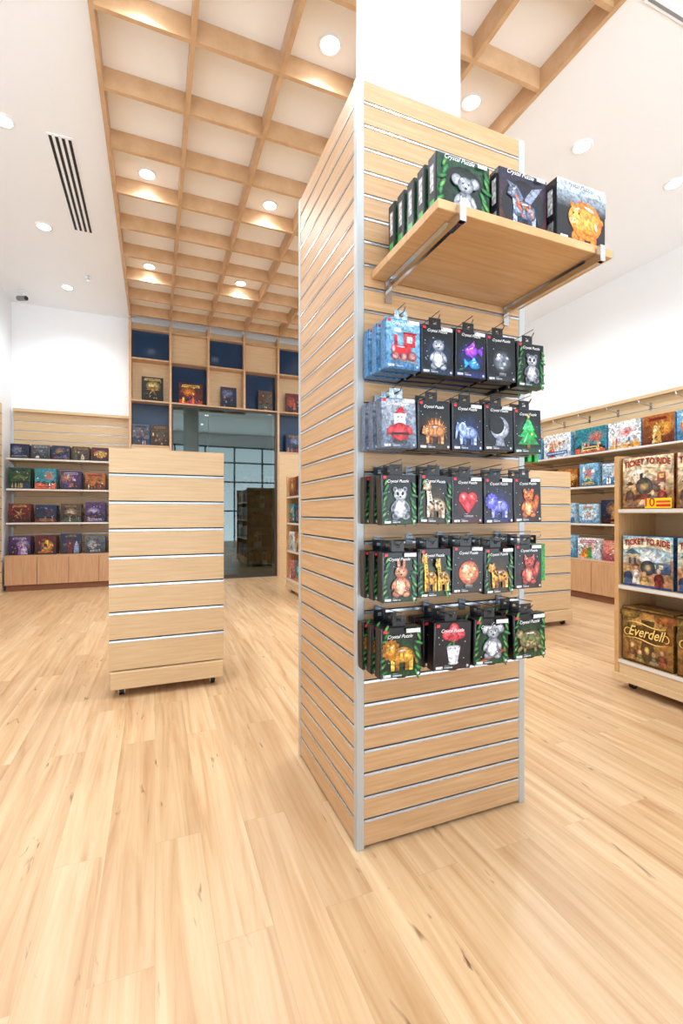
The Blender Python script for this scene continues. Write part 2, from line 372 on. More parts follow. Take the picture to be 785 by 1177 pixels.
def leaves(c='#3AA050',c2='#0E4A1E'):
    o=[]
    rr=random.Random(8)
    for i in range(16):
        side=i%2; x=rr.uniform(0,.16) if side else rr.uniform(.86,1.0); y=.06+i*.068
        o.append(E(min(.93,max(.07,x)),y,.035,rr.uniform(.08,.13),(rr.uniform(-75,-15) if side else rr.uniform(15,75)),c if i%3 else '#7AC860',c2))
    return o
heart=[E(.38,.68,.17,.17,0,'#FF5A5A','#C4121E'),E(.64,.68,.17,.17,0,'#FF5A5A','#C4121E'),('p',[(.24,.60),(.51,.26),(.78,.60),(.51,.72)],'#D01626'),E(.36,.72,.06,.09,20,'#FFC0C0','#E84850'),E(.62,.74,.07,.04,-20,'#FFA0A0','#E04048'),('p',[(.42,.5),(.52,.34),(.56,.52),(.5,.6)],'#F05060'),('r',.36,.16,.68,.22,'#303038','#A0A0A8')]
sphere=lambda a,b,c:[E(.52,.56,.32,.32,0,a,b),E(.42,.66,.14,.08,30,c,a),E(.6,.5,.11,.07,-20,c,b),E(.50,.38,.12,.05,0,c,b),E(.70,.66,.06,.04,-40,c,a),('r',.40,.14,.64,.24,'#333333','#888888')]+shine(.40,.74,.06,.03)
fish=[E(.5,.72,.22,.15,10,'#E65BE0','#5A2BC4'),('p',[(.68,.74),(.88,.90),(.86,.60)],'#8A3BE0'),('p',[(.42,.83),(.62,.86),(.60,1.02)],'#C45BE8'),('p',[(.48,.60),(.60,.60),(.58,.48)],'#9A4BE0'),E(.60,.36,.19,.12,-8,'#4AC8F0','#1766C0'),('p',[(.45,.37),(.28,.50),(.29,.24)],'#2FA0E0'),('p',[(.52,.47),(.68,.46),(.60,.56)],'#60D0F0'),E(.38,.76,.02,.02,0,'#FFFFFF'),E(.70,.38,.018,.018,0,'#FFFFFF'),E(.2,.2,.1,.03,20,'#2A9A60','#0E4A3A')]+shine(.50,.80,.08,.015)+shine(.60,.42,.07,.014)
train=[('p',[(.14,.22),(.9,.16),(.94,.24),(.16,.30)],'#8A8E98'),('r',.2,.36,.72,.60,'#B01018','#E8323A'),('r',.52,.58,.84,.92,'#C81820','#F04A50'),('r',.50,.90,.88,.95,'#8A0E14'),('r',.24,.60,.33,.86,'#A01018','#D83038'),('r',.60,.68,.76,.84,'#BFE0F0'),E(.28,.32,.11,.11,0,'#F0B0B0','#801018'),E(.52,.32,.11,.11,0,'#F0B0B0','#801018'),E(.75,.34,.13,.13,0,'#F0B0B0','#801018'),E(.22,.50,.06,.11,0,'#F8C0C0','#A01820'),E(.34,.98,.11,.07,0,'#FFFFFF','#B8D8F0')]+shine(.42,.56,.12,.015,0)
santa=[('p',[(.33,.84),(.70,.84),(.58,1.10)],'#D8202A'),E(.60,1.10,.045,.045,0,'#FFFFFF','#D0D4DC'),E(.52,.76,.17,.14,0,'#F6D8C4','#E8C0A8'),E(.52,.66,.17,.15,0,'#FFFFFF','#C8D0DC'),E(.52,.40,.26,.25,0,'#F04A50','#A8141C'),E(.26,.46,.08,.14,-30,'#F04A50','#A8141C'),E(.78,.46,.08,.14,30,'#F04A50','#A8141C'),('r',.28,.34,.76,.40,'#1A1A1A'),('r',.34,.82,.70,.88,'#FFFFFF'),E(.42,.16,.10,.06,0,'#404040'),E(.62,.16,.10,.06,0,'#404040'),E(.47,.79,.015,.018,0,'#101010'),E(.57,.79,.015,.018,0,'#101010')]
tree=[('p',[(.14,.26),(.90,.26),(.52,.7)],'#1E9A44'),('p',[(.20,.48),(.84,.48),(.52,.88)],'#2BB357'),('p',[(.29,.68),(.75,.68),(.52,1.06)],'#4CCB74'),('r',.46,.14,.58,.26,'#7A4A22'),E(.52,1.06,.045,.045,0,'#FFE060'),E(.40,.40,.03,.03,0,'#FF5050'),E(.64,.56,.03,.03,0,'#FFD040'),E(.5,.78,.03,.03,0,'#60C0FF'),('p',[(.3,.30),(.4,.33),(.5,.6)],'#80E0A0')]
moon=[E(.52,.64,.32,.32,0,'#E0E4F0','#7A8090'),E(.42,.72,.26,.26,0,'#15151C','#101014'),('p',[(.36,.14),(.70,.14),(.62,.42),(.44,.42)],'#8890A0')]+shine(.74,.55,.02,.09,-20)
flower=[E(.36,.82,.15,.12,20,'#FF6A7A','#B0101E'),E(.68,.82,.15,.12,-20,'#FF6A7A','#B0101E'),E(.52,.94,.13,.13,0,'#FF8A94','#C01828'),E(.52,.74,.15,.10,0,'#F04A5A','#A01020'),E(.52,.86,.08,.07,0,'#FFB0B8','#D82838'),('r',.50,.5,.54,.70,'#2A8A3A'),E(.40,.58,.10,.03,30,'#3AA050','#1A5A2A'),('p',[(.34,.52),(.70,.52),(.63,.16),(.41,.16)],'#E8E8F0'),E(.52,.16,.14,.04,0,'#FFFFFF','#B0B0B8'),E(.52,.52,.18,.045,0,'#FFFFFF','#A8A8B8'),('p',[(.42,.46),(.48,.46),(.47,.2),(.44,.2)],'#FFFFFF')]
turtle=[E(.20,.26,.11,.05,35,'#B0A070','#5A5030'),E(.80,.26,.11,.05,-35,'#B0A070','#5A5030'),E(.34,.22,.05,.09,0,'#B0A070','#5A5030'),E(.66,.22,.05,.09,0,'#B0A070','#5A5030'),E(.52,.46,.35,.23,0,'#C8A878','#5A4A2C'),E(.52,.52,.12,.11,0,'#8A9A5A','#4A5030'),E(.32,.48,.09,.10,0,'#8A9A5A','#4A5030'),E(.72,.48,.09,.10,0,'#8A9A5A','#4A5030'),E(.42,.34,.08,.06,0,'#A8B070','#5A5030'),E(.62,.34,.08,.06,0,'#A8B070','#5A5030'),E(.18,.62,.12,.10,-15,'#D0C090','#6A6038'),E(.14,.65,.015,.018,0,'#080808')]+shine(.5,.62,.12,.02,0)
giraffes=quad('#F8C040','#B87A18',neck=.40,k=.68,spots='#7A4210',dx=.02)+quad('#FFD860','#C08A20',neck=.26,k=.60,spots='#7A4210',dx=.42)
arts=[
 [train,sit('#E8ECF4','#5A6478','none',cx=.52,belly='#FFFFFF'),fish,sphere('#8A90A0','#1C1E24','#D8E0EC'),sit('#F4F4F8','#7A7C88','round','#1E1E22')],
 [santa,quad('#F0A868','#8A4A1C',spikes='#B8642A'),quad('#C0D4F8','#4A66A8',trunk=True),moon,tree],
 [sit('#FFFFFF','#9094A0','round','#18181C'),quad('#F4E4CC','#8A6A48',neck=.34,spots='#4A2C14'),heart,quad('#B4BAFF','#4A48B8',mane='#7A70E0'),sit('#FF9A40','#A03A10','round',tail='#F07A30',belly='#FFE0B0')],
 [sit('#FFB48C','#A04A28','long',belly='#FFE0C8'),giraffes,sphere('#FFC088','#B8481A','#FFE8C0'),quad('#FFC850','#A05A14',spots='#3A1C08',neck=.1),sit('#F0604A','#80180E','point',tail='#F8705A',belly='#FFD0B0')],
 [quad('#FFD058','#A86818',mane='#B06A1A'),flower,[E(.5,.2,.44,.05,20,'#E8702A','#8A3410')]+sit('#DCE0E8','#5A5E6A','big',belly='#FFFFFF'),turtle]]
names=[['red locomotive','silver penguin','purple and blue fish','smoky glass ball','grey panda'],
 ['red and white santa figure','orange hedgehog','blue elephant','silver crescent moon','green fir tree'],
 ['black and white panda','spotted long-necked animal','red heart','violet pony','orange squirrel'],
 ['peach rabbit','two yellow giraffes','orange globe','spotted leopard','red squirrel'],
 ['golden lion','red flowers in white vase','grey koala','brown turtle in greenery']]
glow=[['#8FC4E8','#2A4468','#2A3488','#34363E','#1E4A2C'],['#A8B0BE','#4A3424','#1E3470','#30323C','#145A3A'],['#1A4A2A','#4A3420','#5A1420','#2A2870','#4A2010'],['#1A4A30','#30481A','#4A2814','#4A3410','#4A1818'],['#1E5A28','#301A28','#1E5A34','#2A5A28']]
LEAF={(0,4),(2,0),(3,0),(3,1),(3,3),(4,0),(4,2),(4,3),(2,1)}
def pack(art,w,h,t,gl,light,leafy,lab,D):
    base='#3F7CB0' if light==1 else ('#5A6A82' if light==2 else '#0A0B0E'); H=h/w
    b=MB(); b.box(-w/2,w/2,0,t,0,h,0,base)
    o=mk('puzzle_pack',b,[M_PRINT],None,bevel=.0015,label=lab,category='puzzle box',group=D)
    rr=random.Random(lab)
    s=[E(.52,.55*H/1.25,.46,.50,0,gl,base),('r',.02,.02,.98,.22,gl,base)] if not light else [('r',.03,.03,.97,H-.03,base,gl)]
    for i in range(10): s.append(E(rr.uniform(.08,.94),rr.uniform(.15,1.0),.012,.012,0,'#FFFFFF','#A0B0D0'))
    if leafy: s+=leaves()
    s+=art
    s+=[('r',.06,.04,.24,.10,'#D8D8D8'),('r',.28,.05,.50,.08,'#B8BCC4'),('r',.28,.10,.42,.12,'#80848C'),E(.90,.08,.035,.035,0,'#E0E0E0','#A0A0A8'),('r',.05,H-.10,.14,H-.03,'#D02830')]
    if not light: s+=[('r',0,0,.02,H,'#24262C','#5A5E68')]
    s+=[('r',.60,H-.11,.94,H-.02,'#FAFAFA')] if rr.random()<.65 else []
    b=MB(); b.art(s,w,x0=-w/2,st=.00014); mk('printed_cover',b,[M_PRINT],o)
    text('Crystal Puzzle',w*.60,'#FFFFFF',o,(-.06*w,-.0135,h-.20*w),.35)
    b=MB(); tz=h; hw=.022
    c='#15161A' if not light else '#B8D4E8'
    b.box(-hw,-.007,t*.4,t*.4+.002,tz,tz+.034,0,c); b.box(.007,hw,t*.4,t*.4+.002,tz,tz+.034,0,c)
    b.box(-.007,.007,t*.4,t*.4+.002,tz,tz+.013,0,c); b.box(-.007,.007,t*.4,t*.4+.002,tz+.025,tz+.034,0,c)
    mk('hang_tab',b,[M_PRINT],o)
    return o
rows_z=[1.585,1.345,1.105,.868,.632]
hook0=None
def make_hook(loc,rz=0,L=.165):
    global hook0
    if hook0 is None:
        t=empty('display_hook',loc,rz,label='steel wire peg hook holding puzzle packs on slats',category='hook',group='slatwall peg hooks')
        b=MB(); b.box(-.014,.014,-.004,-.0028,-.022,.02); mk('hook_plate',b,[M_WIRE],t)
        b=MB(); b.cyl((0,-.003,0),(0,-L,0),.0019,n=10); b.cyl((0,-L,0),(0,-L-.01,.012),.0019,n=10)
        b.cyl((0,-.003,.014),(0,-L-.008,.024),.0013,n=8)
        mk('hook_wire',b,[M_WIRE],t); hook0=t; return t
    return copy_thing(hook0,loc,(0,0,rz))
for r in range(5):
    xs=[.702,.828,.957,1.087,1.215] if r<4 else [.705,.895,1.052,1.222]
    for i,x in enumerate(xs):
        w=.121 if r<4 else .142; h=.154; t=.036
        light={(0,0):1,(1,0):2}.get((r,i),0)
        z=rows_z[r]+(R.random()-.5)*.012
        x+= .012 if r==0 else 0
        lab=('pale blue' if light==1 else 'grey blue' if light else 'black')+' hanging puzzle pack showing '+names[r][i]
        grp='hanging puzzle packs with '+names[r][i]
        n=R.choice([2,3,3]) if i else 3
        o=pack(arts[r][i],w,h,t,glow[r][i],light,(r,i) in LEAF,lab,grp)
        make_hook((x,CY0+.003,z+h+.0225))
        for k in range(n):
            y=1.256+k*.0515
            dx=-.005*k
            ry=(R.random()-.5)*.07; rzz=-.03 if i else -.045
            if k==0: o.location=(x,y,z); o.rotation_euler=(0,ry,rzz)
            else: copy_thing(o,(x+dx,y,z),(0,(R.random()-.5)*.07,rzz))
gp=None
for z,nn in ((1.345,3),(.862,4)):
    make_hook((CX1-.003,1.50,z+.1725),math.pi/2)
    for k in range(nn):
        x=CX1+.006+k*.036
        if gp is None:
            b=MB(); b.box(-.06,.06,0,.020,0,.15,0,'#2FA04A')
            gp=mk('puzzle_pack',b,[M_PRINT],None,(x+.020,1.50,z),math.pi/2,bevel=.0015,label='slim green puzzle pack hanging on the column side',category='puzzle box',group='green puzzle packs')
            b=MB(); b.art([('r',.04,.04,.96,1.2,'#0C2A14','#0E3A1A')]+sit('#58C070','#1A6A30','round'),.12,x0=-.06,st=.0001); mk('printed_cover',b,[M_PRINT],gp)
            b=MB(); b.box(-.02,-.007,.009,.011,.15,.184,0,'#15161A'); b.box(.007,.02,.009,.011,.15,.184,0,'#15161A'); b.box(-.007,.007,.009,.011,.15,.163,0,'#15161A'); b.box(-.007,.007,.009,.011,.175,.184,0,'#15161A')
            mk('hang_tab',b,[M_PRINT],gp)
        else: copy_thing(gp,(x+.020,1.50,z),(0,0,math.pi/2))
# boxes on bracket shelf
def shelfbox(x0,x1,y,t,h,art,gl,lab,grp,base='#0A0B0E',leafy=False,whitetop=False,f=.82,dy=-.03,dxx=0,edge=None):
    w=x1-x0; H=h/w; b=MB(); b.box(0,w,0,t,0,h,0,base)
    o=mk('puzzle_box',b,[M_PRINT],None,(x0,y,1.9555),bevel=.002,label=lab,category='puzzle box',group=grp)
    s=[('r',.01,.01,.99,H-.01,edge or base,gl),E(.5,H*.45,.46,.42*H,0,gl,base)]
    if leafy: s+=[('e',a[1],a[2]*.82,a[3],a[4],a[5],a[6],a[7]) for a in leaves()]
    def sc(a):
        if a[0]=='r': return ('r',.5+(a[1]-.5)*f+dxx,a[2]*f+dy,.5+(a[3]-.5)*f+dxx,a[4]*f+dy)+a[5:]
        if a[0]=='e': return ('e',.5+(a[1]-.5)*f+dxx,a[2]*f+dy,a[3]*f,a[4]*f)+a[5:]
        return ('p',[(.5+(p[0]-.5)*f+dxx,p[1]*f+dy) for p in a[1]],a[2])
    if whitetop: s+=[('r',0,H-.40,1,H,'#20242C','#C4D2E0'),('r',0,H-.16,1,H,'#B4C4D4','#E4ECF2')]
    s+=[sc(a) for a in art]
    s+=[('r',.05,.04,.2,.09,'#C8C8C8'),('r',.74,H-.09,.92,H-.03,'#F4F4F4')]
    b=MB(); b.art(s,w,st=.00018); mk('printed_cover',b,[M_PRINT],o)
    text('Crystal Puzzle',w*.55,'#FFFFFF' if not whitetop else '#10182C',o,(w*.38,-.0125,h-.13*w),.35)
    b=MB()
    b.box(-.0006,0,.004,t-.004,.01,h-.01,0,'#24262C'); b.box(-.0009,0,t*.3,t*.7,h*.45,h*.85,0,'#D8D8D8'); b.box(-.0009,0,t*.25,t*.75,h*.15,h*.32,0,'#38B04A' if leafy else '#909090')
    mk('printed_spine',b,[M_PRINT],o)
    return o
koala=[E(.5,.22,.34,.05,25,'#E8702A','#8A3410'),E(.62,.2,.3,.045,-35,'#E8702A','#8A3410')]+arts[4][2][1:]
A=shelfbox(.722,.905,1.085,.042,.188,koala,'#16402A','black puzzle box showing grey koala on branch','koala puzzle boxes on the shelf',leafy=True,edge='#1E5A34')
for k in range(1,5): copy_thing(A,(.722-.002*k,1.085+.056*k,1.9555),(0,0,0))
dragon=[('p',[(.42,.55),(.10,.98),(.34,.92),(.5,.72)],'#6A7488'),('p',[(.60,.55),(.95,1.02),(.70,.94),(.52,.72)],'#8A94A8'),E(.3,.12,.25,.05,0,'#F06A20','#5A1408')]+quad('#A8B2C8','#2A3450',neck=.16,spots='#E06838')
B=shelfbox(.918,1.098,1.06,.042,.184,dragon,'#16203C','blue-black puzzle box showing grey winged creature','grey creature puzzle boxes on the shelf',f=.88,edge='#5A1E10')
for k in range(1,4): copy_thing(B,(.918,1.06+.056*k,1.9555),(0,0,0))
pig=[E(.30,.18,.08,.10,0,'#FF9420','#E06000'),E(.46,.16,.07,.10,0,'#FF9420','#D05800'),E(.74,.18,.08,.11,0,'#FF9420','#E06000'),E(.56,.48,.38,.33,0,'#FFC050','#FF6E08'),E(.94,.54,.035,.05,20,'#FFB040','#F07810'),E(.24,.70,.05,.06,30,'#FFA030','#E06808'),E(.44,.76,.05,.06,-20,'#FFA030','#E06808'),E(.33,.50,.19,.20,0,'#FFD070','#FF8A1C'),E(.24,.44,.085,.075,0,'#FFF0C0','#FF9030'),E(.21,.44,.013,.022,0,'#702800'),E(.27,.44,.013,.022,0,'#702800'),E(.25,.57,.02,.02,0,'#201000'),E(.38,.58,.02,.02,0,'#201000')]+shine(.62,.70,.12,.025,-12)+shine(.34,.65,.05,.02,10)+shine(.78,.42,.03,.07,15)+[E(.62,.30,.14,.05,0,'#FFA838','#F87008')]
Cc=shelfbox(1.112,1.315,1.035,.05,.188,pig,'#10121A','black and silver puzzle box showing orange glass pig','orange pig puzzle boxes on the shelf',whitetop=True,f=.86,dy=-.03,dxx=.03)
for k in range(1,3): copy_thing(Cc,(1.112,1.035+.066*k,1.9555),(0,0,0))
# ---------------- casters
def caster(parent,x,y,h=.07):
    t=empty('caster',(x,y,0),parent=parent,label='black swivel caster')
    b=MB(); b.box(-.022,.022,-.022,.022,h-.004,h); b.box(-.019,-.015,-.018,.018,.02,h); b.box(.015,.019,-.018,.018,.02,h); mk('fork',b,[M_CHROME],t)
    b=MB(); b.cyl((-.013,0,.026),(.013,0,.026),.026,n=20); mk('wheel',b,[M_BLACK],t)
def gondola(x0,y0,w,h=1.54,depth=.5,lab=''):
    g=empty('slatwall_gondola',(x0+w/2,y0+depth/2,0),label=lab,category='display stand',group='mobile slatwall gondolas')
    hw=w/2; hd=depth/2
    b=MB(); b.box(-hw,hw,-hd+.019,hd-.019,.165,h); mk('core_panel',b,[W_PALE],g,bevel=.002)
    slat(g,w,.165,h,.172,(-hw,-hd,0),0,W_PALE,g=.020); slat(g,w,.165,h,.172,(hw,hd,0),math.pi,W_PALE,g=.020)
    b=MB(); b.box(-hw+.01,hw-.01,-hd-.03,hd+.03,.055,.158); mk('plinth',b,[W_PALE],g,bevel=.003)
    for sx in (-1,1):
        for sy in (-1,1): caster(g,sx*(hw-.07),sy*(hd-.04),.055)
gondola(-.262,3.16,.69,lab='pale maple slatwall gondola on black casters, empty')
gondola(2.75,3.50,1.2,h=1.56,depth=.45,lab='pale maple slatwall gondola on casters beside open shelves')
# ---------------- board games
def cover(rng,pal,H):
    lt=pal[2:]
    s=[('r',0,0,1,H,pal[0],pal[1])]
    kind=rng.choice('abcd')
    s.append(E(rng.uniform(.3,.7),rng.uniform(.45,.7)*H,rng.uniform(.25,.42),rng.uniform(.2,.34)*H,0,rng.choice(lt),pal[1]))
    if kind=='a':
        for j in range(3):
            y0=.45*H-j*.13; pts=[(.01,.02)]
            for i in range(8): pts.append((.01+.98*i/7,max(.05,y0+rng.uniform(-.1,.14))))
            pts.append((.99,.02)); s.append(('p',pts,[pal[1],pal[0],lt[j%len(lt)]][j]))
        for i in range(5):
            a=rng.uniform(.1,.8); s.append(('p',[(a,.05),(a+.07,.05),(a+.06,rng.uniform(.2,.35)),(a+.02,.33)],rng.choice(lt)))
    elif kind=='b':
        cx,cy=.5,.48*H; n=rng.choice([5,6,8]) 
        for i in range(n):
            a=2*math.pi*i/n; s.append(('p',[(cx+.07*math.cos(a-.6),cy+.07*math.sin(a-.6)),(cx+.33*math.cos(a),cy+.33*min(1,H)*math.sin(a)),(cx+.07*math.cos(a+.6),cy+.07*math.sin(a+.6))],lt[i%2]))
        s.append(E(cx,cy,.14,.14,0,rng.choice(lt),pal[0]))
    elif kind=='c':
        for i in range(rng.randint(2,4)):
            x=rng.uniform(.15,.8); hh=rng.uniform(.45,.72)*H; c=rng.choice(lt)
            s.append(('p',[(x-.11,.03),(x+.11,.03),(x+.09,.7*hh),(x+.02,.8*hh),(x-.07,.72*hh)],c)); s.append(E(x,.85*hh,.05,.065,0,'#D8B090',c))
            s.append(('p',[(x+.06,.6*hh),(x+.09,.66*hh),(x+.2,.95*hh),(x+.18,.97*hh)],rng.choice(lt)))
    else:
        for i in range(9):
            x=rng.uniform(.05,.75); y=rng.uniform(.05,H-.35); a=rng.uniform(.08,.22); d=rng.uniform(.08,.22)
            s.append(('p',[(x,y),(x+a,y+rng.uniform(-.04,.04)),(x+a*.8,y+d),(x+a*.2,y+d*1.1)],rng.choice(pal[1:])))
    for i in range(12):
        s.append(E(rng.uniform(.1,.9),rng.uniform(.1,H-.15),rng.uniform(.015,.07),rng.uniform(.01,.04),rng.uniform(0,180),rng.choice(lt),rng.choice(pal)))
    yy=H-.19 if rng.random()<.7 else .08; t=rng.choice(lt); a=rng.uniform(.08,.25)
    s.append(('p',[(a,yy),(1-a,yy+.01),(.96-a,yy+.11),(a+.04,yy+.10)],t)); s.append(('p',[(a+.04,yy+.03),(.96-a,yy+.035),(.94-a,yy+.075),(a+.06,yy+.07)],pal[0]))
    return s
PAL={
 'navy':['#060A14','#14284C','#3A649E','#B08040','#641C1C','#8090B0'],
 'green':['#0A1C12','#1C4A30','#5A9058','#B09848','#16344E','#A0B898'],
 'purple':['#180A22','#482860','#9A5CA0','#B87C38','#282E6A','#C0B0D0'],
 'orange':['#54190A','#B06820','#E0A848','#942014','#341C0C','#E8D098'],
 'red':['#28060A','#6C1A18','#C04E30','#D0A058','#180E14','#D0C0B0'],
 'brown':['#1E120A','#523824','#A07C50','#702C2C','#3A483A','#C8B898'],
 'sky':['#2A6A98','#88C0E0','#F0C850','#D85838','#3A8A50','#FFFFFF'],
 'white':['#B8C8D8','#F0F4F7','#2A60A8','#C83C34','#E8A038','#4AA050'],
 'pink':['#983A50','#E09088','#F8D8B0','#5A3060','#E87838','#F8F0F0'],
 'grey':['#20262E','#585F68','#A8B0B8','#5A2424','#243248','#C8C8C8'],
 'gold':['#08080A','#161410','#C89A48','#A87830','#E0C070','#6A5428'],
 'fire':['#100A10','#5A160E','#F08A2A','#F8D060','#C03018','#2A3870'],
 'teal':['#0A3C44','#2E8A98','#80D0D0','#E8D080','#D86040','#E8F4F0'],
 'paleblue':['#5A8AB0','#B8D8EC','#FFFFFF','#E8A860','#3A6A9A','#F4F4F4']}
gid=0
def game(loc,rz,w,h,t,pal,lab,grp,tilt=0,spine=None):
    global gid; gid+=1; rng=random.Random(gid*13+5)
    p=PAL[pal]; b=MB(); b.box(-w/2,w/2,0,t,0,h,0,spine or p[1])
    b.art(cover(rng,p,h/w),w,x0=-w/2,st=.00025)
    o=mk('board_game_box',b,[M_ART],None,loc,rz,label=lab,category='board game',group=grp)
    o.rotation_euler=(tilt,0,rz)
    return o
LABC={'navy':'dark blue','green':'green','purple':'purple','orange':'orange','red':'dark red','brown':'brown','sky':'sky blue','white':'white','pink':'pink','grey':'grey','gold':'black and gold','fire':'black and flame orange','teal':'teal','paleblue':'pale blue'}
# ---------------- wall shelf unit
def wall_unit(loc,rz,W,top,shelves,sd,bd,cabh,lab,arms=False):
    u=empty('wall_shelving_unit',loc,rz,label=lab,category='shelving unit')
    slat(u,W,cabh,top,.15,(0,-.03,0),0,W_PALE,th=.029)
    boxpart('top_rail',(0,W,-.09,0,top,top+.045),W_PALE,u)
    nd=max(2,round(W/.45)); dw=W/nd
    for z in shelves[:-1]:
        boxpart('shelf_board',(0,W,-sd,-.034,z-.028,z),W_PALE,u,bevel=.001)
        b=MB(); b.box(0,W,-sd-.004,-sd,z-.024,z-.004); mk('price_rail',b,[M_RAIL],u,label='slim white price rail')
        for i in range(int(W/.9)+1):
            x=min(W-.03,.03+i*.9); b=MB(); b.add([(x-.004,-.034,z-.029),(x+.004,-.034,z-.029),(x+.004,-sd+.03,z-.029),(x-.004,-sd+.03,z-.029),(x-.004,-.034,z-.10),(x+.004,-.034,z-.10),(x+.004,-sd+.03,z-.045),(x-.004,-sd+.03,z-.045)],[(0,1,2,3),(7,6,5,4),(0,4,5,1),(1,5,6,2),(2,6,7,3),(3,7,4,0)])
            mk('bracket',b,[M_CHROME],u)
    if arms:
        for i in range(int(W/.45)):
            x=.25+i*.45; b=MB(); b.box(x-.015,x+.015,-.038,-.0335,top-.16,top-.06); b.cyl((x,-.036,top-.11),(x,-.26,top-.08),.008,n=8); b.cyl((x,-.26,top-.08),(x,-.27,top-.05),.009,n=8)
            mk('face_out_arm',b,[M_CHROME],u,label='empty chrome display arm')
    boxpart('cabinet_body',(0,W,-bd+.02,-.002,.09,cabh),W_CAB,u)
    boxpart('kick_board',(0.01,W-.01,-bd+.05,-.01,0,.088),W_KICK,u,label='dark brown recessed kick board')
    for i in range(nd):
        boxpart('cabinet_door',(i*dw+.004,(i+1)*dw-.004,-bd,-bd+.018,.095,cabh-.025),W_CAB,u)
def on(loc,rz,x,y):
    c,s_=math.cos(rz),math.sin(rz); return (loc[0]+x*c-y*s_, loc[1]+x*s_+y*c)
UL=(XL+.04,8.48,0); shelvesz=[1.95,1.50,1.0,.52]
wall_unit(UL,0,1.62,2.70,shelvesz,.42,.52,.52,'oak slatwall shelving with cabinet doors and games, beside white wall')
rowsL=[['navy','grey','navy','brown','fire','navy'],['green','teal','purple','orange','red'],['red','navy','brown','purple','grey'],['purple','fire','navy','grey','gold']]
for r,z in enumerate(shelvesz):
    n=len(rowsL[r])
    for i,p in enumerate(rowsL[r]):
        w=.235 if r==0 else .275; x=.16+ (1.32)*i/(n-1)
        h=w*(.9 if r==0 else R.uniform(.95,1.15))
        px,py=on(UL,0,x,-.40)
        game((px,py,z+.001),0,w,h,.07,p,LABC[p]+' board game box facing out on shelf','board games on the slatwall shelving',tilt=-.06)
        if R.random()<.8: game((px+.01,py+.10,z+.001),0,w,h*.97,.07,p,LABC[p]+' board game box standing behind another','board games on the slatwall shelving',tilt=-.04)
UR=(XR-.01,8.3,0); ru=-math.pi/2
wall_unit(UR,ru,6.6,2.62,shelvesz,.52,.68,.52,'long oak slatwall shelving with cabinets filled with colourful games',arms=True)
tops=[(2.68,.46,'paleblue'),(3.24,.48,'white'),(3.79,.47,'teal'),(4.28,.43,'white'),(4.70,.37,'orange'),(5.09,.36,'sky'),(5.47,.35,'white')]
for x,w,p in tops:
    px,py=on(UR,ru,x,-.50); game((px,py,1.951),ru,w,.34,.07,p,LABC[p]+' board game box facing out on top shelf','games on the top wall shelf',tilt=0,spine='#6AA8CC')
    px,py=on(UR,ru,x+.02,-.40); game((px,py,1.951),ru,w,.29,.07,p,LABC[p]+' board game box standing behind another','games on the top wall shelf')
low=[['brown','paleblue','orange','teal','sky'],['paleblue','white','navy','paleblue','teal'],['orange','white','teal','pink','sky']]
for r in range(3):
    for i in range(6):
        p=low[r][(i*2+r)%5]; w=[.30,.34,.28][(i+r)%3]; x=3.05+i*.36
        px,py=on(UR,ru,x,-.50); game((px,py,shelvesz[r+1]+.001),ru,w,[.28,.31,.26][(i*2+r)%3],.08,p,LABC[p]+' board game box facing out on wall shelf','games on the lower wall shelves')
u=empty('wall_display_board',(XL+.032,4.6,0),math.pi/2,label='pale slatted display board fixed to the white wall',category='wall panel')
slat(u,3.3,.0,2.70,.15,(0,0,0),0,W_PALE,th=.028)
# ---------------- feature display wall
FY=8.15
fw=empty('feature_display_wall',(LX[0],FY,0),label='oak grid display wall with blue back panels and books',category='display wall')
dp=.33; rz_=[2.25,2.98,3.66,4.15,4.30]
for i,x in enumerate(LX):
    boxpart('frame_post',(x-LX[0]-.018,x-LX[0]+.018,0,dp,2.9585 if i in(2,3) else 0.0,4.295),W_BEAM,fw)
for i in range(5):
    a=i*.61+.0185; c=(i+1)*.61-.0185
    for k,z in enumerate(rz_[:4]):
        if k==0 and 0<i<4: continue
        boxpart('shelf_board',(a,c,0,dp,z-.022,z),W_BEAM,fw,bevel=0)
    boxpart('top_panel',(a,c,.20,.212,4.151,4.295),W_PALE,fw,bevel=0)
    for k in range(3):
        if k==0 and 0<i<4: continue
        blue=((i+k)%2==0); 
        y=.10 if k==2 else .20
        boxpart('back_panel',(a,c,y,y+.012,rz_[k]+.001,rz_[k+1]-.023),M_BLUE if blue else W_PALE,fw,bevel=0,label='deep blue back panel' if blue else 'pale oak back panel')
    if i in (0,4): boxpart('lower_panel',(a,c,.01,.03,.0,rz_[0]-.023),W_PALE,fw,bevel=0)
def fbook(i,k,dx,w,h,p,what):
    x=LX[0]+.61*(i+.5)+dx
    game((x,FY+.05,rz_[k]+.001),0,w,h,.05,p,LABC[p]+' game box '+what+' in display niche','game boxes in the display niches',tilt=-.05)
fbook(0,1,.03,.33,.40,'gold','with emblem'); fbook(1,1,.02,.38,.36,'fire','facing out'); fbook(2,1,.04,.27,.36,'navy','facing out'); fbook(3,1,.08,.26,.36,'brown','facing out'); fbook(4,1,0,.3,.36,'red','facing out')
fbook(0,0,-.15,.26,.34,'grey','standing upright'); fbook(0,0,.14,.27,.34,'brown','standing upright'); fbook(4,0,0,.3,.34,'navy','facing out')
